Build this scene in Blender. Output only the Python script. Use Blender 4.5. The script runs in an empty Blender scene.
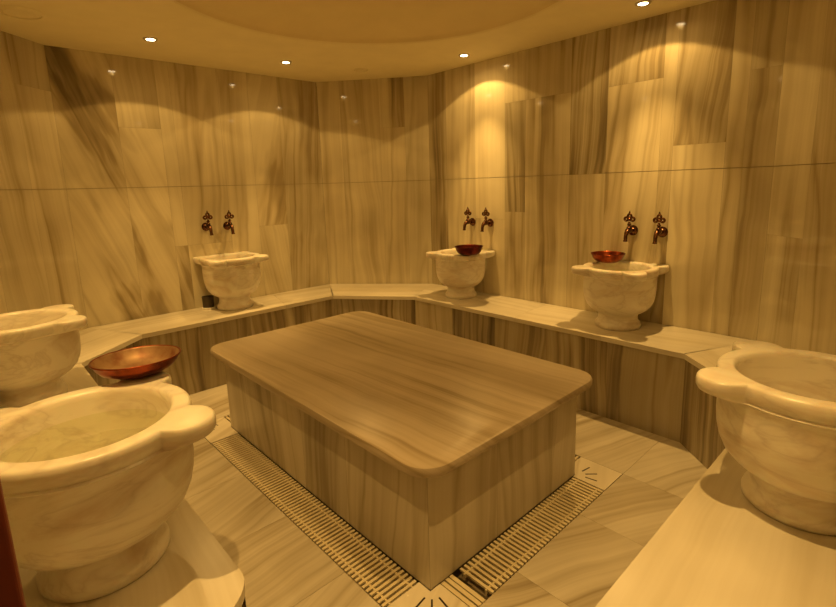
import bpy, bmesh, math, random
from mathutils import Vector, Matrix
PI = math.pi
random.seed(7)
COL = bpy.context.scene.collection

# ------------------------------------------------------------------ helpers
def tag(o, label=None, cat=None, group=None, kind=None):
    if label: o['label'] = label
    if cat: o['category'] = cat
    if group: o['group'] = group
    if kind: o['kind'] = kind
    return o

def empty(name, loc, rz=0):
    o = bpy.data.objects.new(name, None)
    o.empty_display_size = .1
    o.location = loc; o.rotation_euler = (0, 0, rz)
    COL.objects.link(o)
    return o

def obj(name, bm, mats, parent=None, smooth=False, bevel=0, loc=None):
    me = bpy.data.meshes.new(name)
    bm.to_mesh(me); bm.free()
    for m in (mats if isinstance(mats, (list, tuple)) else [mats]):
        me.materials.append(m)
    if smooth:
        for p in me.polygons: p.use_smooth = True
        me.set_sharp_from_angle(angle=math.radians(smooth if smooth > 1 else 50))
    o = bpy.data.objects.new(name, me)
    COL.objects.link(o)
    if parent: o.parent = parent
    if loc: o.location = loc
    if bevel:
        b = o.modifiers.new('bevel', 'BEVEL'); b.width = bevel; b.segments = 3
        b.limit_method = 'ANGLE'; b.angle_limit = math.radians(35)
    return o

def copy_tree(o, parent=None):
    c = o.copy(); COL.objects.link(c)
    if parent: c.parent = parent
    for ch in list(o.children): copy_tree(ch, c)
    return c

# ------------------------------------------------------------------ materials
def new_mat(name):
    m = bpy.data.materials.new(name); m.use_nodes = True
    nt = m.node_tree
    return m, nt, nt.nodes['Principled BSDF']

def N(nt, t, **kw):
    n = nt.nodes.new(t)
    for k, v in kw.items():
        if k in n.inputs: n.inputs[k].default_value = v
        else: setattr(n, k, v)
    return n

def ramp(nt, stops, src):
    r = nt.nodes.new('ShaderNodeValToRGB')
    el = r.color_ramp.elements
    while len(el) < len(stops): el.new(.5)
    for e, (p, c) in zip(el, stops):
        e.position = p; e.color = (c, c, c, 1) if not isinstance(c, tuple) else (*c, 1)
    nt.links.new(src, r.inputs[0])
    return r.outputs[0]

def math_(nt, op, a, b=None):
    n = nt.nodes.new('ShaderNodeMath'); n.operation = op
    for i, x in enumerate((a, b)):
        if x is None: continue
        if isinstance(x, (int, float)): n.inputs[i].default_value = x
        else: nt.links.new(x, n.inputs[i])
    return n.outputs[0]

def mixc(nt, fac, a, b, mode='MIX'):
    n = nt.nodes.new('ShaderNodeMix'); n.data_type = 'RGBA'; n.blend_type = mode
    for i, x in ((0, fac), (6, a), (7, b)):
        if isinstance(x, (int, float)): n.inputs[i].default_value = x
        elif isinstance(x, tuple): n.inputs[i].default_value = (*x, 1)
        else: nt.links.new(x, n.inputs[i])
    return n.outputs[2]

def slab_marble(name, base, mid, vein, rough, strength=1.0, cross=5.0):
    """streaked marble: veins run along the V axis of the piece, each piece has its own offset"""
    m, nt, bs = new_mat(name); L = nt.links.new
    uv = N(nt, 'ShaderNodeUVMap'); uv.uv_map = 'UVMap'
    at = N(nt, 'ShaderNodeAttribute'); at.attribute_name = 'piece'
    sep = N(nt, 'ShaderNodeSeparateColor'); L(at.outputs['Color'], sep.inputs[0])
    dark, tone = sep.outputs[0], sep.outputs[1]
    # slow warp of the veins
    wn = N(nt, 'ShaderNodeTexNoise', Scale=2.0, Detail=2.0, Roughness=.5); L(uv.outputs[0], wn.inputs['Vector'])
    sub = N(nt, 'ShaderNodeVectorMath', operation='MULTIPLY_ADD')
    L(wn.outputs['Color'], sub.inputs[0]); sub.inputs[1].default_value = (.07, .0, 0); L(uv.outputs[0], sub.inputs[2])
    def stretched(su, sv, detail, rgh, dist=0.0):
        mp = N(nt, 'ShaderNodeVectorMath', operation='MULTIPLY')
        L(sub.outputs[0], mp.inputs[0]); mp.inputs[1].default_value = (su, sv, 1)
        n = N(nt, 'ShaderNodeTexNoise', Scale=1.0, Detail=detail, Roughness=rgh, Distortion=dist)
        L(mp.outputs[0], n.inputs['Vector']); return n.outputs['Fac']
    broad = ramp(nt, [(.38, 0.), (.66, 1.)], stretched(cross, .16, 2, .5))
    streak = ramp(nt, [(.47, 0.), (.75, 1.)], stretched(cross * 3.4, .26, 4, .58, .12))
    fine = ramp(nt, [(.44, 0.), (.7, 1.)], stretched(cross * 12, .5, 3, .6))
    rn = stretched(cross * .7, .2, 2, .5, .1)
    ridge = ramp(nt, [(.0, 1.), (.012, .6), (.03, 0.)], math_(nt, 'ABSOLUTE', math_(nt, 'SUBTRACT', rn, .5)))
    f = math_(nt, 'ADD', math_(nt, 'MULTIPLY', broad, .42), math_(nt, 'MULTIPLY', streak, .48))
    f = math_(nt, 'ADD', f, math_(nt, 'MULTIPLY', fine, .13))
    mk = N(nt, 'ShaderNodeTexNoise', Scale=1.0, Detail=2.0)
    mm = N(nt, 'ShaderNodeVectorMath', operation='MULTIPLY'); L(sub.outputs[0], mm.inputs[0]); mm.inputs[1].default_value = (3.2, .9, 1)
    L(mm.outputs[0], mk.inputs['Vector'])
    patch = ramp(nt, [(.36, .50), (.60, 1.)], mk.outputs['Fac'])
    f = math_(nt, 'MULTIPLY', f, math_(nt, 'ADD', dark, .15 * strength))
    keep = math_(nt, 'MAXIMUM', patch, math_(nt, 'SUBTRACT', dark, .4))
    f = math_(nt, 'MULTIPLY', f, keep)
    blot = ramp(nt, [(.50, 0.), (.68, 1.)], stretched(2.1, .5, 4, .62, .3))
    f = math_(nt, 'ADD', f, math_(nt, 'MULTIPLY', blot, math_(nt, 'MULTIPLY', sep.outputs[2], .75)))
    f = math_(nt, 'ADD', f, math_(nt, 'MULTIPLY', ridge, .17 * strength))
    f = math_(nt, 'MULTIPLY', f, strength)
    f.node.use_clamp = True
    c = mixc(nt, ramp(nt, [(0., 0.), (.5, 1.)], f), base, mid)
    c = mixc(nt, ramp(nt, [(.42, 0.), (1., 1.)], f), c, vein)
    # cloudy patches
    cn = N(nt, 'ShaderNodeTexNoise', Scale=2.4, Detail=2.0); L(uv.outputs[0], cn.inputs['Vector'])
    c = mixc(nt, 1.0, c, ramp(nt, [(.3, .86), (.7, 1.0)], cn.outputs['Fac']), 'MULTIPLY')
    tn = N(nt, 'ShaderNodeCombineColor')
    for i in range(3): L(tone, tn.inputs[i])
    c = mixc(nt, 1.0, c, tn.outputs[0], 'MULTIPLY')
    L(c, bs.inputs['Base Color'])
    bs.inputs['Roughness'].default_value = rough
    return m

def basin_marble():
    m, nt, bs = new_mat('BasinMarble'); L = nt.links.new
    tc = N(nt, 'ShaderNodeTexCoord'); oi = N(nt, 'ShaderNodeObjectInfo')
    off = N(nt, 'ShaderNodeVectorMath', operation='MULTIPLY_ADD')
    L(oi.outputs['Location'], off.inputs[0]); off.inputs[1].default_value = (3.1, 2.3, 1); L(tc.outputs['Object'], off.inputs[2])
    mp = N(nt, 'ShaderNodeMapping'); L(off.outputs[0], mp.inputs['Vector'])
    mp.inputs['Rotation'].default_value = (.35, .5, .2); mp.inputs['Scale'].default_value = (3, 3, 8)
    n1 = N(nt, 'ShaderNodeTexNoise', Scale=1.0, Detail=5.0, Roughness=.6, Distortion=.9); L(mp.outputs[0], n1.inputs['Vector'])
    n2 = N(nt, 'ShaderNodeTexNoise', Scale=.8, Detail=4.0, Roughness=.6, Distortion=1.4); L(mp.outputs[0], n2.inputs['Vector'])
    cloud = ramp(nt, [(.48, 0.), (.72, 1.)], n1.outputs['Fac'])
    vein = ramp(nt, [(0., 1.), (.02, .5), (.06, 0.)], math_(nt, 'ABSOLUTE', math_(nt, 'SUBTRACT', n2.outputs['Fac'], .5)))
    c = mixc(nt, math_(nt, 'MULTIPLY', cloud, .8), (.88, .83, .72), (.56, .42, .28))
    c = mixc(nt, math_(nt, 'MULTIPLY', vein, .28), c, (.40, .31, .24))
    L(c, bs.inputs['Base Color'])
    bs.inputs['Roughness'].default_value = .30
    bs.inputs['Subsurface Weight'].default_value = .22
    bs.inputs['Subsurface Radius'].default_value = (.03, .02, .01)
    bs.inputs['Subsurface Scale'].default_value = .6
    return m

def metal(name, col, rough, spots=None, metallic=1.0):
    m, nt, bs = new_mat(name); L = nt.links.new
    tc = N(nt, 'ShaderNodeTexCoord')
    n = N(nt, 'ShaderNodeTexNoise', Scale=22.0, Detail=4.0); L(tc.outputs['Object'], n.inputs['Vector'])
    c = mixc(nt, ramp(nt, [(.42, 0.), (.68, 1.)], n.outputs['Fac']), col, spots or tuple(x * .5 for x in col))
    L(c, bs.inputs['Base Color'])
    bs.inputs['Metallic'].default_value = metallic; bs.inputs['Roughness'].default_value = rough
    return m

def plain(name, col, rough, spec=.5, bump=0):
    m, nt, bs = new_mat(name); L = nt.links.new
    tc = N(nt, 'ShaderNodeTexCoord')
    n = N(nt, 'ShaderNodeTexNoise', Scale=6.0, Detail=3.0); L(tc.outputs['Object'], n.inputs['Vector'])
    c = mixc(nt, n.outputs['Fac'], col, tuple(x * .88 for x in col)); L(c, bs.inputs['Base Color'])
    bs.inputs['Roughness'].default_value = rough; bs.inputs['Specular IOR Level'].default_value = spec
    return m

M = {}
M['wall'] = slab_marble('WallMarble', (.82, .74, .53), (.50, .41, .25), (.19, .145, .075), .055, 1.2, 4.2)
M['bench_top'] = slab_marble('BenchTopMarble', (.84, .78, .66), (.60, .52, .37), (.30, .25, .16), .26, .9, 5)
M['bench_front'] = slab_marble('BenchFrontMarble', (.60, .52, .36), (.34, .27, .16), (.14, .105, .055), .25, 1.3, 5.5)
M['slab'] = slab_marble('PlatformTopMarble', (.62, .52, .40), (.42, .33, .21), (.19, .14, .08), .30, 1.15, 5)
M['slab_side'] = slab_marble('PlatformSideMarble', (.72, .65, .52), (.42, .35, .23), (.18, .14, .08), .28, 1.2, 5)
M['floor'] = slab_marble('FloorMarble', (.80, .73, .60), (.50, .42, .29), (.24, .19, .12), .24, 1.15, 5)
M['basin'] = basin_marble()
M['grout'] = plain('Grout', (.36, .29, .18), .8)
M['joint'] = plain('JointDark', (.26, .20, .12), .8)
M['ceiling'] = plain('CeilingPaint', (.93, .84, .56), .65)
M['dome'] = plain('DomePaint', (.84, .72, .44), .7)
M['bronze'] = metal('AgedBronze', (.17, .08, .045), .27, (.05, .022, .016))
M['copper'] = metal('BowlCopper', (.30, .062, .022), .32, (.12, .026, .013))
M['copper_in'] = metal('TinnedCopper', (.40, .25, .13), .5, (.24, .09, .04), metallic=.5)
M['copper_dark'] = metal('DarkCopper', (.13, .022, .018), .38, (.05, .010, .010))
M['grate'] = plain('GratePlastic', (.84, .73, .50), .4)
M['pit'] = plain('DrainDark', (.03, .018, .010), .6)
M['wood'] = plain('RedWood', (.27, .05, .022), .5)
M['chrome'] = plain('DownlightTrim', (.55, .50, .42), .3)
M['dark'] = plain('StubShade', (.05, .035, .02), .4)  # dark colour stands in for shadow beside the far left basin
M['vest'] = plain('VestibulePaint', (.5, .42, .32), .7)

def emis(name, col, s):
    m, nt, bs = new_mat(name)
    bs.inputs['Base Color'].default_value = (*col, 1)
    bs.inputs['Emission Color'].default_value = (*col, 1); bs.inputs['Emission Strength'].default_value = s
    return m
M['lamp'] = emis('LampGlass', (1, .80, .50), 14)

def water():
    """thin clear sheet: see-through from above, mirror-like at a grazing angle"""
    m, nt, bs = new_mat('Water'); L = nt.links.new
    nt.nodes.remove(bs)
    out = [n for n in nt.nodes if n.type == 'OUTPUT_MATERIAL'][0]
    tc = N(nt, 'ShaderNodeTexCoord')
    n = N(nt, 'ShaderNodeTexNoise', Scale=14.0, Detail=2.0); L(tc.outputs['Object'], n.inputs['Vector'])
    b = N(nt, 'ShaderNodeBump', Strength=.08, Distance=.01); L(n.outputs['Fac'], b.inputs['Height'])
    fr = N(nt, 'ShaderNodeFresnel', IOR=1.33); L(b.outputs[0], fr.inputs['Normal'])
    tr = N(nt, 'ShaderNodeBsdfTransparent'); tr.inputs[0].default_value = (.93, .95, .84, 1)
    gl = N(nt, 'ShaderNodeBsdfGlossy', Roughness=.03); L(b.outputs[0], gl.inputs['Normal'])
    mx = N(nt, 'ShaderNodeMixShader'); L(fr.outputs[0], mx.inputs[0]); L(tr.outputs[0], mx.inputs[1]); L(gl.outputs[0], mx.inputs[2])
    L(mx.outputs[0], out.inputs['Surface'])
    return m
M['water'] = water()

# ------------------------------------------------------------------ pieced stone surfaces
class Pieces:
    """collects flat stone pieces into one mesh; each piece gets its own vein offset, darkness and tone"""
    def __init__(self):
        self.bm = bmesh.new()
        self.uv = self.bm.loops.layers.uv.new('UVMap')
        self.cl = self.bm.loops.layers.float_color.new('piece'); self.blotch = 0
    def face(self, pts, uvs, dark, tone, mi=0):
        vs = [self.bm.verts.new(p) for p in pts]
        f = self.bm.faces.new(vs); f.material_index = mi
        for l, q in zip(f.loops, uvs):
            l[self.uv].uv = q; l[self.cl] = (dark, tone, self.blotch, 1)
        return f
    def panel(self, a, b, z0, z1, nrm, dark=.5, tone=1, ang=0, gap=.0006, off=0, seed=None):
        """upright rectangle from a to b (xy), vein angle measured from vertical"""
        r = random.Random(seed) if seed is not None else random
        a = Vector((*a, 0)); b = Vector((*b, 0)); d = (b - a).normalized(); w = (b - a).length
        n = Vector((*nrm, 0)) * off
        so, to = r.uniform(0, 50), r.uniform(0, 50)
        pts = [a + d * gap + n + Vector((0, 0, z0 + gap)), a + d * (w - gap) + n + Vector((0, 0, z0 + gap)),
               a + d * (w - gap) + n + Vector((0, 0, z1 - gap)), a + d * gap + n + Vector((0, 0, z1 - gap))]
        uvs = []
        for (u, v) in ((0, z0), (w, z0), (w, z1), (0, z1)):
            uvs.append((u * math.cos(ang) - v * math.sin(ang) + so, u * math.sin(ang) + v * math.cos(ang) + to))
        return self.face(pts, uvs, dark, tone)
    def prism(self, poly, z0, z1, dark=.5, tone=1, ang=0, seed=None):
        """flat stone with thickness; poly counter clockwise; ang = vein direction in plan"""
        r = random.Random(seed) if seed is not None else random
        so, to = r.uniform(0, 50), r.uniform(0, 50)
        c, s = math.cos(ang), math.sin(ang)
        def uv(p, dz=0):
            return (-p[0] * s + p[1] * c + so + dz, p[0] * c + p[1] * s + to + dz * .3)
        n = len(poly)
        self.face([(*p, z1) for p in poly], [uv(p) for p in poly], dark, tone)
        self.face([(*p, z0) for p in reversed(poly)], [uv(p) for p in reversed(poly)], dark, tone)
        for i in range(n):
            p, q = poly[i], poly[(i + 1) % n]
            self.face([(*p, z0), (*q, z0), (*q, z1), (*p, z1)],
                      [uv(p, z1 - z0), uv(q, z1 - z0), uv(q), uv(p)], dark, tone)
    def build(self, name, mats, parent=None, weld=False, **k):
        if weld: bmesh.ops.remove_doubles(self.bm, verts=self.bm.verts, dist=1e-5)
        return obj(name, self.bm, mats, parent, **k)

# ------------------------------------------------------------------ room geometry (metres)
HB = .537; ZC = 2.4965; EYE = 1.5
WLY, WRX, WNY, WNX = 2.159, 1.725, -2.157, -1.73
# wall run, clockwise seen from above: near-left, left chamfer, far-left, back, far-right, right chamfer, near-right
P = [(WNX, -1.44), (WNX, 1.524), (-1.034, WLY), (1.053, WLY), (WRX, 1.329), (WRX, -1.41), (1.047, WNY), (-.92, WNY)]
COURSE = 1.548
def wall(name, a, b, cols, ends=None):
    """cols: list of (fraction or metres along, [(z0,z1,dark,tone,angle)...])"""
    A, B = Vector(a), Vector(b); d = (B - A).normalized(); w = (B - A).length
    n = Vector((d.y, -d.x))            # into the room
    pc = Pieces()
    # dark bed behind the stone, shows only in the joints; 12 cm of wall behind it
    o = -.003
    bed = [(A.x + n.x * o, A.y + n.y * o), (B.x + n.x * o, B.y + n.y * o)]
    back = [(A.x - n.x * .12, A.y - n.y * .12), (B.x - n.x * .12, B.y - n.y * .12)]
    z0, z1 = 0, ZC
    def q(p0, p1, p2, p3): pc.face([p0, p1, p2, p3], [(0, 0)] * 4, 0, 1, 1)
    q((*bed[0], z0), (*bed[1], z0), (*bed[1], z1), (*bed[0], z1))
    q((*back[1], z0), (*back[0], z0), (*back[0], z1), (*back[1], z1))
    q((*bed[0], z1), (*bed[1], z1), (*back[1], z1), (*back[0], z1))
    q((*bed[1], z0), (*bed[0], z0), (*back[0], z0), (*back[1], z0))
    q((*back[0], z0), (*bed[0], z0), (*bed[0], z1), (*back[0], z1))
    q((*bed[1], z0), (*back[1], z0), (*back[1], z1), (*bed[1], z1))
    for s0, s1, segs in cols:
        p0 = A + d * s0; p1 = A + d * s1
        for sg in segs:
            za, zb, dark, tone, ang = sg[:5]
            pc.blotch = sg[5] if len(sg) > 5 else 0
            sd = random.randint(0, 99999)
            if za + .05 < COURSE < zb - .05:      # level course joint around the room
                pc.panel(p0, p1, za, COURSE - .0013, n, dark, tone, ang, seed=sd)
                pc.panel(p0, p1, COURSE + .0013, zb, n, dark, tone, ang, seed=sd)
            else:
                pc.panel(p0, p1, za, zb, n, dark, tone, ang, seed=sd)
            pc.blotch = 0
    o = pc.build(name, [M['wall'], M['grout']])
    o['kind'] = 'structure'
    return o

T = ZC
# far-left wall, x from -1.034
X = lambda v: v + 1.034
wall('wall_left', P[2], P[3], [
    (0, X(-.66), [(0, T, .28, .98, -.34, 1.0)]),
    (X(-.66), X(-.37), [(0, 1.99, .35, 1.0, -.32, .8), (1.99, T, .55, .95, -.05)]),
    (X(-.37), X(-.27), [(0, 1.07, .3, .98, -.26, .6), (1.07, T, .5, .97, -.06)]),
    (X(-.27), X(.10), [(0, 1.07, .25, 1.0, -.2), (1.07, T, .32, .98, .05)]),
    (X(.10), X(.36), [(0, T, .35, .98, .05)]),
    (X(.36), X(.64), [(0, 1.18, .4, .95, -.16), (1.18, T, .3, .98, .24, .7)]),
    (X(.64), X(1.053), [(0, T, .62, .90, .08, .4)])])
wall('wall_back', P[3], P[4], [
    (0, .22, [(0, T, .45, .97, .03)]),
    (.22, .60, [(0, T, .5, .95, -.05)]),
    (.60, .84, [(0, 2.05, .35, .95, .02), (2.05, T, .6, .9, 0)]),
    (.84, 1.0677, [(0, T, .3, .84, .02)])])
Y = lambda v: 1.329 - v
wall('wall_right', P[4], P[5], [
    (0, Y(1.10), [(0, T, .9, .86, 0)]),
    (Y(1.10), Y(.76), [(0, T, .4, .98, .02)]),
    (Y(.76), Y(.44), [(0, 1.2, .3, 1.02, 0), (1.2, T, .28, 1.06, .02)]),
    (Y(.44), Y(.24), [(0, 1.264, .45, .95, .0), (1.264, 2.13, 1.0, .80, -.03), (2.13, T, .5, .95, 0)]),
    (Y(.24), Y(-.15), [(0, 2.13, .7, .93, 0), (2.13, T, .75, .86, 0)]),
    (Y(-.15), Y(-.43), [(0, 1.545, .5, .95, 0), (1.545, T, 1.35, .80, .05)]),
    (Y(-.43), Y(-.79), [(0, 2.12, .45, 1.0, .10), (2.12, T, .85, .88, .08)]),
    (Y(-.79), Y(-.87), [(0, T, .6, .98, .08)]),
    (Y(-.87), Y(-1.165), [(0, 1.70, .15, 1.02, 0), (1.70, T, .7, .93, .10)]),
    (Y(-1.165), Y(-1.26), [(0, T, .55, .95, .03)]),
    (Y(-1.26), Y(-1.41), [(0, 2.08, .6, .9, .03), (2.08, T, .85, .84, .05)])])
Lc = (Vector(P[6]) - Vector(P[5])).length
wall('wall_right_corner', P[5], P[6], [
    (0, .26, [(0, 1.17, .5, .88, .02), (1.17, T, .25, .92, .02)]), (.26, .62, [(0, T, .45, .9, -.03)]), (.62, Lc, [(0, T, .4, .9, .03)])])
Lc2 = (Vector(P[2]) - Vector(P[1])).length
wall('wall_left_corner', P[1], P[2], [
    (0, .34, [(0, 1.75, .4, .92, -.1), (1.75, T, .5, .9, 0)]), (.34, .66, [(0, T, .5, .9, -.08)]),
    (.66, Lc2, [(0, 2.2, .35, .95, -.06), (2.2, T, .6, .86, 0)])])
wall('wall_near_left', P[0], P[1], [(i * .37, (i + 1) * .37, [(0, 1.2 + .3 * (i % 3), .5, .95, .04), (1.2 + .3 * (i % 3), T, .55, .95, -.04)]) for i in range(8)])
L7 = (Vector(P[7]) - Vector(P[6])).length
wall('wall_near_right', P[6], P[7], [(L7 * i / 6, L7 * (i + 1) / 6, [(0, 1.3 + .35 * (i % 2), .45, .95, .04), (1.3 + .35 * (i % 2), T, .5, .95, -.04)]) for i in range(6)])

# entrance lobby behind the camera
def box_bm(x0, y0, z0, x1, y1, z1, bm=None):
    bm = bm or bmesh.new()
    vs = [bm.verts.new((x, y, z)) for x in (x0, x1) for y in (y0, y1) for z in (z0, z1)]
    for f in ((0, 1, 3, 2), (4, 6, 7, 5), (0, 4, 5, 1), (2, 3, 7, 6), (0, 2, 6, 4), (1, 5, 7, 3)):
        bm.faces.new([vs[i] for i in f])
    return bm
tag(obj('wall_lobby_left', box_bm(-2.6, -3.2, 0, -2.48, -1.40, ZC), M['vest']), kind='structure')
tag(obj('wall_lobby_back', box_bm(-2.48, -3.32, 0, -.78, -3.2, ZC), M['vest']), kind='structure')
tag(obj('wall_lobby_right', box_bm(-.90, -3.2, 0, -.78, -2.29, ZC), M['vest']), kind='structure')
tag(obj('wall_lobby_front', box_bm(-2.48, -1.44, 0, -1.86, -1.32, ZC), M['vest']), kind='structure')

# floor: stone pieces around the platform
fl = Pieces()
GX0, GX1, GY0, GY1 = -.70, .70, -1.10, 1.10     # outer line of the drain frame
def ftile(x0, y0, x1, y1, ang, dark=.5, tone=1.0, g=.0006):
    fl.prism([(x0 + g, y0 + g), (x1 - g, y0 + g), (x1 - g, y1 - g), (x0 + g, y1 - g)], -.02, 0, dark, tone, ang)
ys = [-3.2, -2.7, -2.3, -1.9, -1.5, GY0]
xs = [-2.48, -1.9, -1.3, GX0, -.22, .26, GX1, 1.3, 1.85]
for i in range(len(xs) - 1):
    for j in range(len(ys) - 1):
        ftile(xs[i], ys[j], xs[i + 1], ys[j + 1], [-.42, -.25, -.5, -.35][(i * 2 + j) % 4], .55 + .2 * ((i + j) % 2))
yy = [GY0, -.62, -.14, .34, .82, GY1, 1.7, 2.2]
for j in range(len(yy) - 1):
    for x0, x1 in ((-2.48, -1.9), (-1.9, -1.3), (-1.3, GX0), (GX1, 1.3), (1.3, 1.85)):
        ftile(x0, yy[j], x1, yy[j + 1], (.25, .1, .35)[j % 3] if x0 < 0 else -.3, .6, .97)
for x0, x1 in ((GX0, -.22), (-.22, .26), (.26, GX1)):
    for y0, y1 in ((GY1, 1.7), (1.7, 2.2)):
        ftile(x0, y0, x1, y1, .2, .5)
bm = fl.bm
def pitbox(x0, y0, z0, x1, y1, z1):
    for f in ([(x0, y0, z1), (x1, y0, z1), (x1, y1, z1), (x0, y1, z1)],):
        fl.face(f, [(0, 0)] * 4, 0, 1, 1)
pitbox(-2.48, -3.2, -.05, 1.85, 2.2, -.06)
pitbox(-2.48, -3.2, -.05, GX0 , 2.2, -.004)
pitbox(GX1, -3.2, -.05, 1.85, 2.2, -.004)
pitbox(GX0, -3.2, -.05, GX1, GY0, -.004)
pitbox(GX0, GY1, -.05, GX1, 2.2, -.004)
flo = fl.build('floor', [M['floor'], M['joint']]); flo['kind'] = 'structure'

# ceiling with round shallow dome
cb = bmesh.new()
DC = Vector((.05, -.02)); DR = 1.10; n = 96
outer = [(-2.6, -3.32), (1.9, -3.32), (1.9, 2.32), (-2.6, 2.32)]
ov = []
for k in range(n):
    a = 2 * PI * k / n; dx, dy = math.cos(a), math.sin(a)
    ts = []
    if dx > 1e-9: ts.append((1.9 - DC.x) / dx)
    if dx < -1e-9: ts.append((-2.6 - DC.x) / dx)
    if dy > 1e-9: ts.append((2.32 - DC.y) / dy)
    if dy < -1e-9: ts.append((-3.32 - DC.y) / dy)
    t = min(ts); ov.append(cb.verts.new((DC.x + dx * t, DC.y + dy * t, ZC)))
def ring(r, z): return [cb.verts.new((DC.x + r * math.cos(2 * PI * k / n), DC.y + r * math.sin(2 * PI * k / n), z)) for k in range(n)]
rings = [ov, ring(DR, ZC), ring(DR - .006, ZC + .002), ring(DR - .016, ZC + .010)]
for j in range(1, 13):
    a = j / 12 * PI / 2
    rings.append(ring((DR - .016) * math.cos(a * .995), ZC + .010 + .10 * math.sin(a)))
for j in range(len(rings) - 1):
    for k in range(n):
        f = cb.faces.new([rings[j][k], rings[j][(k + 1) % n], rings[j + 1][(k + 1) % n], rings[j + 1][k]])
        f.material_index = 0 if j < 3 else 1
ce = obj('ceiling', cb, [M['ceiling'], M['dome']], smooth=35); ce['kind'] = 'structure'

# ------------------------------------------------------------------ built-in bench
bench = empty('marble_bench', (0, 0, 0))
tag(bench, 'long built-in marble bench running around the room under the walls', 'bench')
BA, BB, BC, BD = 1.658, 1.224, -1.657, -1.227
c1, c2, r1, r0, l1, l0 = .770, 1.044, -1.191, .80, -.809, 1.277
yE = -1.0; xE = -.85; ZT0 = HB - .03
w = .004
inner = [(xE, BC), (r0, BC), (BB, r1), (BB, c2), (c1, BA), (l1, BA), (BD, l0), (BD, yE)]
outer_ = [(xE, WNY + w), (1.047, WNY + w), (WRX - w, -1.41), (WRX - w, 1.329), (1.053, WLY - w), (-1.034, WLY - w), (WNX + w, 1.524), (WNX + w, -1.43)]
bt = Pieces(); bf = Pieces()
def lerp(a, b, t): return (a[0] + (b[0] - a[0]) * t, a[1] + (b[1] - a[1]) * t)
cuts = [[0, 1], [0, 1], [0, .22, .52, .80, 1], [0, 1], [0, .30, .66, 1], [0, 1], [0, .35, .68, 1]]
tones = [.98, 1.0, .93, 1.03, .97]
k = 0
for s in range(7):
    i0, i1, o0, o1 = inner[s], inner[s + 1], outer_[s], outer_[s + 1]
    d = Vector(i1) - Vector(i0); L_ = d.length; d.normalize(); out = Vector((d.y, -d.x))
    lip = -out * .012
    for j in range(len(cuts[s]) - 1):
        t0, t1 = cuts[s][j], cuts[s][j + 1]
        def P4(t): 
            return lerp(i0, i1, t), lerp(o0, o1, t)
        a, b = P4(t0); c, e = P4(t1)
        g = d * .0005
        ang = math.atan2(d.y, d.x) + (.06, -.1, .12)[k % 3]
        if s == 6 and j == len(cuts[s]) - 2:      # rounded free end next to the entrance
            q0, q1, q2 = Vector((BD + .012, yE + .045)), Vector((BD + .012, yE)), Vector((BD - .028, yE - .036))
            pts = [(a[0] + lip.x + g.x, a[1] + lip.y + g.y)]
            for q in range(9):
                t = q / 8; v_ = q0 * (1 - t) ** 2 + q1 * 2 * t * (1 - t) + q2 * t * t; pts.append((v_.x, v_.y))
            pts += [(e[0], e[1]), (b[0] + g.x, b[1] + g.y)]
            bt.prism(pts, ZT0, HB, .5, 1.0, ang)
        else:
            bt.prism([(b[0] + g.x, b[1] + g.y), (a[0] + g.x + lip.x, a[1] + g.y + lip.y), (c[0] - g.x + lip.x, c[1] - g.y + lip.y), (e[0] - g.x, e[1] - g.y)][::-1] if False else
                     [(a[0] + g.x + lip.x, a[1] + g.y + lip.y), (b[0] + g.x, b[1] + g.y), (e[0] - g.x, e[1] - g.y), (c[0] - g.x + lip.x, c[1] - g.y + lip.y)],
                     ZT0, HB, (.5, .7, .4)[k % 3], tones[k % 5], ang)
        k += 1
    # front stones
    m_ = max(1, round(L_ / .42)) if L_ > .7 else 1
    for j in range(m_):
        a, b = lerp(i0, i1, j / m_), lerp(i0, i1, (j + 1) / m_)
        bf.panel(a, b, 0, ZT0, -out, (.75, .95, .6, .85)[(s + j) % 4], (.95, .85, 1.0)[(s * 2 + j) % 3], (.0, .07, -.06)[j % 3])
    bf.face([(*(Vector(i0) + out * .004), 0), (*(Vector(i1) + out * .004), 0), (*(Vector(i1) + out * .004), ZT0), (*(Vector(i0) + out * .004), ZT0)], [(0, 0)] * 4, 0, 1, 1)
bf.panel((BD, yE + .012), (WNX, -1.418), 0, ZT0, (.65, -.76), .6, .95)
bf.panel((xE + .012, BC), (xE + .012, WNY), 0, ZT0, (-1, 0), .6, .95)
bmesh.ops.recalc_face_normals(bt.bm, faces=bt.bm.faces)
bt.build('seat_top', M['bench_top'], bench, weld=False)
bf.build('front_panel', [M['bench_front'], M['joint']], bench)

# ------------------------------------------------------------------ central platform
pf = empty('heated_platform', (0, 0, 0))
tag(pf, 'large rectangular marble platform with a rounded overhanging top in the middle of the room', 'platform')
W2, L2, OV, HS, TH = .5235, .9247, .084, .547, .042
pt = bmesh.new(); uvl = pt.loops.layers.uv.new('UVMap'); cll = pt.loops.layers.float_color.new('piece')
def rrect(hx, hy, r, n=10):
    out = []
    for cx_, cy_, a0 in ((hx - r, hy - r, 0), (-hx + r, hy - r, PI / 2), (-hx + r, -hy + r, PI), (hx - r, -hy + r, 1.5 * PI)):
        for i in range(n + 1):
            a = a0 + i / n * PI / 2; out.append((cx_ + r * math.cos(a), cy_ + r * math.sin(a)))
    return out
loops = []
prof = [(.012, 0), (.004, .003), (0, .011), (0, TH - .014), (.004, TH - .004), (.014, TH)]
for ins, z in prof:
    loops.append([pt.verts.new((x, y, HS - TH + z)) for x, y in rrect(W2 + OV - ins, L2 + OV - ins, .122 - ins)])
nn = len(loops[0])
for j in range(len(loops) - 1):
    for i in range(nn):
        pt.faces.new([loops[j][i], loops[j][(i + 1) % nn], loops[j + 1][(i + 1) % nn], loops[j + 1][i]])
pt.faces.new(loops[-1]); pt.faces.new(loops[0][::-1])
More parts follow.
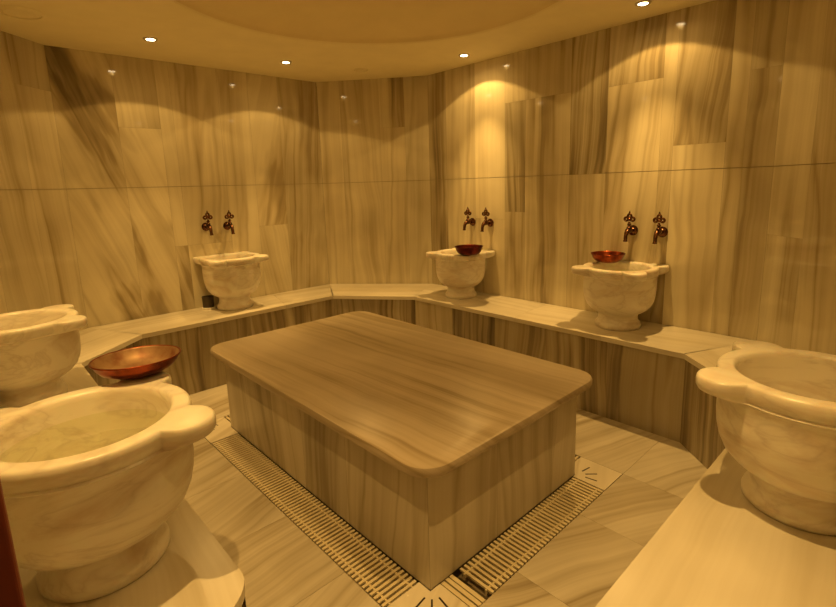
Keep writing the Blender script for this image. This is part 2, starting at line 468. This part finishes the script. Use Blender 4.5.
for f in pt.faces:
    for l in f.loops:
        p = l.vert.co; a = .10
        l[uvl].uv = (p.x * math.cos(a) + p.y * math.sin(a) * .55 + 3.3 + p.z, p.y - p.x * .2 + 7.7)
        l[cll] = (.75, 1, 0, 1)
o = obj('platform_top', pt, M['slab'], pf, smooth=40)
ps = Pieces()
# front-left side (x = -W2), stones with slanting veins ; front-right side (y = -L2)
ysd = [-L2, -.40, -.02, .30, .62, L2]
for j in range(5):
    ps.panel((-W2, ysd[j + 1]), (-W2, ysd[j]), 0, HS - TH, (-1, 0), (.35, .75, .5, .8, .55)[j], (.95, .90, 1, .92, .9)[j], (.12, .1, -.12, -.2, -.1)[j], seed=20 + j)
    ps.panel((W2, ysd[j]), (W2, ysd[j + 1]), 0, HS - TH, (1, 0), .6, .95, .1, seed=30 + j)
xsd = [-W2, -.12, .30, W2]
for j in range(3):
    ps.panel((xsd[j], -L2), (xsd[j + 1], -L2), 0, HS - TH, (0, -1), (.3, .45, .4)[j], 1.0, (.03, -.05, .08)[j], seed=40 + j)
    ps.panel((xsd[j + 1], L2), (xsd[j], L2), 0, HS - TH, (0, 1), .5, 1.0, .03, seed=50 + j)
i_ = .004
for a, b in (((-W2 + i_, L2), (-W2 + i_, -L2)), ((W2 - i_, -L2), (W2 - i_, L2)), ((-W2, -L2 + i_), (W2, -L2 + i_)), ((W2, L2 - i_), (-W2, L2 - i_))):
    ps.face([(*a, 0), (*b, 0), (*b, HS - TH), (*a, HS - TH)], [(0, 0)] * 4, 0, 1, 1)
ps.build('platform_base', [M['slab_side'], M['joint']], pf)

# ------------------------------------------------------------------ drains around the platform
def grate(name, x0, y0, x1, y1, label, missing=(), pitch=.0235):
    """slatted drain grate; slats cross the short side; sits in the channel with its top level with the floor"""
    cx_, cy_ = (x0 + x1) / 2, (y0 + y1) / 2
    t = empty(name, (cx_, cy_, -.03)); tag(t, label, 'drain grate')
    along_x = (x1 - x0) > (y1 - y0)
    L_, w_ = ((x1 - x0), (y1 - y0)) if along_x else ((y1 - y0), (x1 - x0))
    sl = bmesh.new(); ru = bmesh.new()
    def B(bm, a0, b0, z0, a1, b1, z1):
        if along_x: box_bm(a0, b0, z0, a1, b1, z1, bm)
        else: box_bm(b0, a0, z0, b1, a1, z1, bm)
    n_ = int(L_ / pitch)
    for i in range(n_):
        a = -L_ / 2 + (i + .5) * L_ / n_
        if any(m0 <= i < m1 for m0, m1 in missing): continue
        B(sl, a - .0063, -w_ / 2 + .002, .020, a + .0063, w_ / 2 - .002, .0295)
    for b in (-.32, .32):
        B(ru, -L_ / 2, b * w_ - .004, .008, L_ / 2, b * w_ + .004, .0265)
    obj('slats', sl, M['grate'], t, bevel=.001); obj('runner', ru, M['grate'], t)
    return t
g = .003
grate('drain_grate', -.372, -1.10 + g, .50, -L2 - g, 'cream slatted drain grate along the short right side of the platform')
grate('drain_grate', -.70 + g, -.86, -W2 - g, .80, 'cream slatted drain grate along the long left side of the platform')
grate('drain_grate', W2 + g, -.86, .70 - g, .86, 'cream slatted drain grate hidden behind the platform on its far side')
grate('drain_grate', -.50, L2 + g, .50, 1.10 - g, 'cream slatted drain grate at the far short end of the platform')
# short loose piece of grate at the front corner
lp = empty('loose_grate_piece', (-.452, -1.012, -.03))
tag(lp, 'short loose piece of drain grate with wide bars beside the front corner tile', 'drain grate')
b_ = bmesh.new()
for a in (-.010, .014, .036): box_bm(a - .0085, -.085, .02, a + .0085, .085, .0295, b_)
obj('slats', b_, M['grate'], lp, bevel=.001)

def corner_tile(poly, ctr, label, rot):
    t = empty('drain_corner_tile', (ctr[0], ctr[1], -.03)); tag(t, label, 'drain cover')
    pc = Pieces()
    pc.prism([(x - ctr[0], y - ctr[1]) for x, y in poly], .012, .031, .1, 1.15, .4)
    obj('plate', pc.bm, M['floor'], t)
    s = bmesh.new()
    for ang in (rot - .62, rot, rot + .62):
        m = Matrix.Rotation(ang, 4, 'Z')
        bb = bmesh.new(); box_bm(.045, -.0035, .0305, .105, .0035, .0316, bb)
        bmesh.ops.transform(bb, matrix=m, verts=bb.verts)
        me = bpy.data.meshes.new('tmp'); bb.to_mesh(me); bb.free(); s.from_mesh(me); bpy.data.meshes.remove(me)
    bmesh.ops.translate(s, verts=s.verts, vec=(-.062 * math.cos(rot), -.062 * math.sin(rot), 0))
    obj('slots', s, M['pit'], t)
e_ = .003
xa, ya = W2 + e_, L2 + e_
corner_tile([(.503, -1.10 + g), (.70 - g, -1.10 + g), (.70 - g, -.865), (xa, -.865), (xa, -ya), (.503, -ya)], (.575, -.975),
            'square stone drain cover with three slots at the right corner of the platform', -PI / 4)
corner_tile([(-.70 + g, -1.10 + g), (-.476, -1.10 + g), (-.476, -ya), (-xa, -ya), (-xa, -.865), (-.70 + g, -.865)], (-.560, -.970),
            'square stone drain cover with slots at the front corner of the platform', -PI * .75)
corner_tile([(-.70 + g, .805), (-xa, .805), (-xa, ya), (-.505, ya), (-.505, 1.10 - g), (-.70 + g, 1.10 - g)], (-.615, 1.0),
            'square stone drain cover with slots at the left corner of the platform', PI * .75)

# ------------------------------------------------------------------ basins
def plan_r(th, ring_r, lobes=(0, 1, 2, 3), r0=.250, rho=.070):
    """rim outline: a circle with four rounded lobes on the diagonals"""
    best = ring_r
    for k in lobes:
        d = (th - PI / 4 - k * PI / 2 + PI) % (2 * PI) - PI
        if abs(d) < PI / 2:
            s = rho * rho - (r0 * math.sin(d)) ** 2
            if s > 0: best = max(best, r0 * math.cos(d) + math.sqrt(s))
            elif abs(d) < .42:   # small concave fillet between lobe and ring
                e0 = math.asin(rho / r0); f = max(0, 1 - (abs(d) - e0) / .07)
                best = max(best, ring_r + (r0 * math.cos(e0) - ring_r) * f * f)
    return best
NS = 288
def basin_mesh(H=.400, lobes=(0, 1, 2, 3), ring_r=.238):
    bm = bmesh.new()
    th = [2 * PI * i / NS for i in range(NS)]
    R = [plan_r(t, ring_r, lobes) for t in th]
    def rg(fn, z): return [bm.verts.new((fn(i) * math.cos(th[i]), fn(i) * math.sin(th[i]), z if not callable(z) else z(i))) for i in range(NS)]
    rings = []
    q = H / .400
    for r, z in ((.140, 0), (.146, .006), (.147, .020), (.143, .032), (.134, .040), (.128, .052), (.125, .070), (.126, .086), (.134, .096),
                 (.158, .108), (.184, .126), (.205, .150), (.219, .182), (.227, .218), (.230, .255), (.2305, .300), (.231, .338)):
        rings.append(rg(lambda i, r=r: r, z * q))
    def zl(i, base):
        t = (R[i] - ring_r) / (.32 - ring_r); t = max(0, min(1, t)); return base + .008 * t
    rings.append(rg(lambda i: .2315 + (R[i] - .2315) * .25, lambda i: zl(i, H - .058)))
    rings.append(rg(lambda i: .2315 + (R[i] - .2315) * .75, lambda i: zl(i, H - .055)))
    rings.append(rg(lambda i: R[i] - .006, lambda i: zl(i, H - .050)))
    rings.append(rg(lambda i: R[i], lambda i: zl(i, H - .040)))
    rings.append(rg(lambda i: R[i] + .001, H - .018))
    rings.append(rg(lambda i: R[i] - .001, H - .007))
    rings.append(rg(lambda i: R[i] - .005, H - .0015))
    rings.append(rg(lambda i: R[i] - .011, H))
    rings.append(rg(lambda i: .200, H))
    for r, z in ((.195, H - .0015), (.190, H - .008), (.188, H - .022), (.186, .30), (.180, .25), (.166, .19), (.140, .150), (.09, .128), (.04, .120)):
        rings.append(rg(lambda i, r=r: r, z))
    for a, b in zip(rings, rings[1:]):
        for i in range(NS):
            bm.faces.new([a[i], a[(i + 1) % NS], b[(i + 1) % NS], b[i]])
    bm.faces.new(rings[-1]); bm.faces.new(rings[0][::-1])
    return bm
def basin(loc, label, H=.400, water_z=None, sc=1.0, lobes=(0, 1, 2, 3)):
    t = empty('marble_basin', loc); t.scale = (sc, sc, 1)
    tag(t, label, 'basin', 'lobed marble wash basins on the bench')
    obj('bowl', basin_mesh(H, lobes), M['basin'], t, smooth=60)
    if water_z:
        wb = bmesh.new(); r = .1862
        v = [wb.verts.new((r * math.cos(2 * PI * i / 64), r * math.sin(2 * PI * i / 64), water_z)) for i in range(64)]
        wb.faces.new(v)
        obj('water', wb, M['water'], t)
    return t
Z = HB + .0003
basin((-1.452, -.652, Z), 'large cream marble basin full of water in the left foreground', .405, .338, 1.03, (0, 1, 3))
basin((.088, -1.892, Z), 'large cream marble basin on the near bench, cut by the right edge', .405)
basin((1.505, -.665, Z), 'cream marble basin on the right bench with a shiny copper bowl on its rim', .405, .355, .98)
basin((1.50, .745, Z), 'cream marble basin near the back corner with a dark maroon bowl in its rim', .392, None, .93)
basin((-.015, 1.94, Z), 'cream marble basin on the far left bench with no bowl, under dark taps', .432, None, .98)
basin((-1.482, .85, Z), 'cream marble basin at the left edge, behind the water-filled foreground basin', .395)

# ------------------------------------------------------------------ bowls
def lathe(prof, n=64, bm=None, close=True):
    bm = bm or bmesh.new(); rs = []
    for r, z in prof:
        if r < 1e-6: rs.append([bm.verts.new((0, 0, z))])
        else: rs.append([bm.verts.new((r * math.cos(2 * PI * i / n), r * math.sin(2 * PI * i / n), z)) for i in range(n)])
    for a, b in zip(rs, rs[1:]):
        for i in range(n):
            if len(a) == 1: bm.faces.new([a[0], b[(i + 1) % n], b[i]][::-1])
            elif len(b) == 1: bm.faces.new([a[i], a[(i + 1) % n], b[0]])
            else: bm.faces.new([a[i], a[(i + 1) % n], b[(i + 1) % n], b[i]])
    return bm
def copper_bowl(loc, r, label, mo, mi, tilt=(0, 0, 0), h=.30, boss=True):
    t = empty('copper_bowl', loc); t.rotation_euler = tilt; tag(t, label, 'bowl', 'copper bathing bowls')
    H_ = r * h * 2
    out = [(0, 0), (r * .5, .000), (r * .62, H_ * .06), (r * .80, H_ * .28), (r * .92, H_ * .62), (r * .975, H_ * .94), (r, H_), (r * .995, H_ + .002), (r * .97, H_ + .001)]
    inn = [(r * .955, H_ * .95), (r * .90, H_ * .64), (r * .78, H_ * .32), (r * .60, H_ * .11), (r * .3, H_ * .07)]
    if boss: inn += [(r * .17, H_ * .07), (r * .14, H_ * .17), (r * .07, H_ * .22), (0, H_ * .24)]
    else: inn += [(0, H_ * .07)]
    bm = lathe(out + inn)
    bm.faces.ensure_lookup_table()
    no = (len(out) - 1) * 64
    for i, f in enumerate(bm.faces): f.material_index = 0 if i < no - 0 else 1
    bmesh.ops.recalc_face_normals(bm, faces=bm.faces)
    obj('body', bm, [mo, mi], t, smooth=50)
    rb = bmesh.new(); rr = .0028; n, m = 64, 8
    vs = [[rb.verts.new(((r + rr * math.cos(2 * PI * j / m)) * math.cos(2 * PI * i / n), (r + rr * math.cos(2 * PI * j / m)) * math.sin(2 * PI * i / n), H_ + rr * math.sin(2 * PI * j / m))) for j in range(m)] for i in range(n)]
    for i in range(n):
        for j in range(m):
            rb.faces.new([vs[i][j], vs[(i + 1) % n][j], vs[(i + 1) % n][(j + 1) % m], vs[i][(j + 1) % m]])
    obj('rim', rb, mo, t, smooth=80)
    return t
copper_bowl((-1.268, -.395, HB + .4065), .125, 'wide shallow reddish copper bowl resting on the back rim of the foreground basin', M['copper'], M['copper_in'], (-.03, .02, 0), .20)
copper_bowl((1.606, -.530, HB + .4065), .110, 'shiny red copper bowl resting on the left rim of the right bench basin', M['copper'], M['copper'], (0, 0, 0), .27)
copper_bowl((1.385, .545, HB + .3935), .115, 'dark maroon copper bowl set on the front rim of the back corner basin', M['copper_dark'], M['copper_dark'], (.0, 0, 0), .30)

# ------------------------------------------------------------------ taps
def tube(pts, rads, n=14):
    bm = bmesh.new(); rs = []
    P_ = [Vector(p) for p in pts]
    for i, p in enumerate(P_):
        d = (P_[min(i + 1, len(P_) - 1)] - P_[max(i - 1, 0)]).normalized()
        a = d.orthogonal() if i == 0 else (pa - d * pa.dot(d)); a.normalize(); pa = a
        b = d.cross(a)
        rs.append([bm.verts.new(p + (a * math.cos(2 * PI * k / n) + b * math.sin(2 * PI * k / n)) * rads[i]) for k in range(n)])
    for a, b in zip(rs, rs[1:]):
        for k in range(n): bm.faces.new([a[k], a[(k + 1) % n], b[(k + 1) % n], b[k]])
    bm.faces.new(rs[0][::-1]); bm.faces.new(rs[-1])
    return bm
def make_tap():
    """wall tap: origin on the wall, +x points into the room"""
    t = empty('wall_tap', (0, 0, 0))
    fl_ = lathe([(0, 0), (.030, 0), (.032, .004), (.029, .010), (.018, .014), (.013, .020), (0, .020)], 32)
    bmesh.ops.rotate(fl_, cent=(0, 0, 0), matrix=Matrix.Rotation(PI / 2, 3, 'Y'), verts=fl_.verts)
    bmesh.ops.recalc_face_normals(fl_, faces=fl_.faces)
    obj('flange', fl_, M['bronze'], t, smooth=40)
    obj('spout', tube([(.012, 0, 0), (.03, 0, .0), (.045, 0, .003), (.060, 0, .004), (.078, 0, .000), (.092, 0, -.012), (.099, 0, -.030), (.101, 0, -.050), (.102, 0, -.056), (.102, 0, -.060)],
                      [.011, .012, .017, .019, .016, .0125, .011, .0105, .013, .013]), M['bronze'], t, smooth=60)
    st = lathe([(0, .012), (.013, .012), (.015, .022), (.010, .027), (.008, .034), (.012, .038), (.012, .043), (.007, .047), (.006, .056), (0, .056)], 24)
    bmesh.ops.translate(st, verts=st.verts, vec=(.058, 0, 0))
    obj('stem', st, M['bronze'], t, smooth=40)
    # pierced trefoil handle: three small rings and a pointed finial
    hb = bmesh.new()
    def ringat(cy, cz, R_, r_, n=20, m=8):
        vs = [[hb.verts.new((.058 + r_ * math.sin(2 * PI * j / m), cy + (R_ + r_ * math.cos(2 * PI * j / m)) * math.cos(2 * PI * i / n), cz + (R_ + r_ * math.cos(2 * PI * j / m)) * math.sin(2 * PI * i / n))) for j in range(m)] for i in range(n)]
        for i in range(n):
            for j in range(m): hb.faces.new([vs[i][j], vs[(i + 1) % n][j], vs[(i + 1) % n][(j + 1) % m], vs[i][(j + 1) % m]])
    ringat(-.0195, .071, .0105, .0068); ringat(.0195, .071, .0105, .0068); ringat(0, .090, .0105, .0068)
    bmesh.ops.create_uvsphere(hb, u_segments=14, v_segments=8, radius=.011, matrix=Matrix.Translation((.058, 0, .070)))
    bmesh.ops.create_cone(hb, cap_ends=True, segments=12, radius1=.008, radius2=.0015, depth=.018, matrix=Matrix.Translation((.058, 0, .112)))
    obj('handle', hb, M['bronze'], t, smooth=60)
    return t
tap0 = make_tap()
def place_tap(x, y, z, rz, label, first=[True]):
    o = tap0 if first[0] else copy_tree(tap0); first[0] = False
    o.location = (x, y, z); o.rotation_euler = (0, 0, rz); o.scale = (1.12,) * 3
    tag(o, label, 'tap', 'ornate bronze wall taps')
place_tap(WRX, -.645, 1.158, PI, 'left bronze tap with clover handle above the right bench basin')
place_tap(WRX, -.838, 1.156, PI, 'right bronze tap with clover handle above the right bench basin')
place_tap(WRX, .795, 1.168, PI, 'left bronze tap with clover handle above the back corner basin')
place_tap(WRX, .592, 1.166, PI, 'right bronze tap with clover handle above the back corner basin')
place_tap(-.112, WLY, 1.212, -PI / 2, 'left bronze tap with clover handle above the far left basin')
place_tap(.068, WLY, 1.207, -PI / 2, 'right bronze tap with clover handle above the far left basin')

# small dark cup standing in for the shadow behind the far left basin
stub = empty('shade_stub', (-.197, 2.05, Z)); tag(stub, 'small dark cylindrical cup standing in for the shadow beside the foot of the far left basin', 'stub')
obj('body', lathe([(0, 0), (.040, 0), (.044, .004), (.045, .08), (.047, .105), (.044, .105), (.042, .08), (.040, .01), (0, .01)], 40), M['dark'], stub, smooth=40)
obj('base', lathe([(.0401, -.0001), (.052, 0), (.052, .012), (.0455, .016), (.0451, .016)], 40), M['basin'], stub, smooth=40)

# ------------------------------------------------------------------ ceiling fittings
def downlight(x, y, label, grp='recessed ceiling spotlights'):
    t = empty('downlight', (x, y, ZC)); tag(t, label, 'ceiling light', grp)
    obj('trim_ring', lathe([(.028, -.0005), (.028, -.004), (.033, -.006), (.043, -.005), (.045, -.0005)], 40), M['chrome'], t, smooth=60)
    lb = lathe([(0, -.0056), (.0265, -.0056)], 32)
    obj('lamp', lb, M['lamp'], t)
    return t
def spot(x, y, power, aim=(0, 0), size=100, blend=.35, col=(1, .59, .165), rad=.014):
    l = bpy.data.lights.new('spot', 'SPOT'); l.energy = power; l.color = col
    l.spot_size = math.radians(size); l.spot_blend = blend; l.shadow_soft_size = rad
    o = bpy.data.objects.new('spot_lamp', l); COL.objects.link(o)
    o.location = (x, y, ZC - .02); o.rotation_euler = (aim[0], aim[1], 0)
    return o
DL = [(-.53, 1.605, 'downlight nearest the left corner of the ceiling', 1.0), (.457, 1.633, 'second downlight from the left, near the back of the ceiling', 1.0),
      (1.453, .632, 'downlight in front of the back corner basin', 1.15), (1.433, -.766, 'downlight at the top right above the right bench basin', 1.15),
      (-1.43, .66, 'downlight over the basin at the left edge', 1.0), (-1.43, -.77, 'downlight over the foreground basin', 1.0),
      (.457, -1.63, 'downlight over the near right basin', .15), (-.53, -1.63, 'downlight over the near right bench', 1.1)]
PW = 33
for x, y, lab, k_ in DL:
    downlight(x, y, lab)
    spot(x, y, PW * 2.45 * k_, size=68, blend=1.0)           # main beam
    spot(x, y, PW * .27 * k_, size=124, blend=.07)    # wide cone of the reflector
    spot(x, y, PW * .05 * k_, size=168, blend=.5)     # weak spill
# unseen lobby light, added for fill
downlight(-1.75, -2.7, 'unseen fill downlight added in the entrance lobby behind the viewer')
spot(-1.75, -2.7, 9, size=120)

def vent(x, y, r, label):
    t = empty('ceiling_vent', (x, y, ZC)); tag(t, label, 'ceiling vent')
    obj('frame', lathe([(r * .80, -.001), (r * .82, -.008), (r * .95, -.009), (r, -.001)], 48), M['ceiling'], t, smooth=60)
    obj('disc', lathe([(0, -.010), (r * .6, -.009), (r * .72, -.005), (r * .74, -.001)], 48), M['ceiling'], t, smooth=60)
vent(-1.205, 1.50, .115, 'large round flush ceiling vent in the left corner')
vent(1.099, 1.506, .06, 'small round ceiling vent near the back corner')

# ------------------------------------------------------------------ door jamb at the entrance
dr = empty('door_frame', (-1.68, -1.445, 0)); tag(dr, 'dark red wooden door frame post at the lower left edge', 'door frame')
obj('post', box_bm(-.068, -.06, 0, .060, .005, 2.12), M['wood'], dr, bevel=.004)

# ------------------------------------------------------------------ world, camera
wd = bpy.data.worlds.new('world'); bpy.context.scene.world = wd; wd.use_nodes = True
wd.node_tree.nodes['Background'].inputs[0].default_value = (1, .6, .25, 1)
wd.node_tree.nodes['Background'].inputs[1].default_value = .02

cd = bpy.data.cameras.new('camera'); cam = bpy.data.objects.new('camera', cd); COL.objects.link(cam)
F, PITCH, ROLL, YAW = 489.86, .1803, -.0296, .7502
cd.sensor_fit = 'HORIZONTAL'; cd.sensor_width = 36; cd.lens = F / 836 * 36
cd.shift_x = -3.8 / 836; cd.shift_y = -28.7 / 836
cd.clip_start = .05
c, s = math.cos(YAW), math.sin(YAW)
right = Vector((c, -s, 0)); fg = Vector((s, c, 0)); up = Vector((0, 0, 1))
fwd = fg * math.cos(PITCH) - up * math.sin(PITCH); up0 = fg * math.sin(PITCH) + up * math.cos(PITCH)
cr, sr = math.cos(ROLL), math.sin(ROLL)
Xa = right * cr + up0 * sr; Ya = -right * sr + up0 * cr
m = Matrix((Xa, Ya, -fwd)).transposed().to_4x4(); m.translation = Vector((-1.6122, -2.097, EYE))
cam.matrix_world = m
sc = bpy.context.scene; sc.camera = cam
sc.view_settings.view_transform = 'Standard'; sc.view_settings.look = 'None'
sc.view_settings.exposure = 0
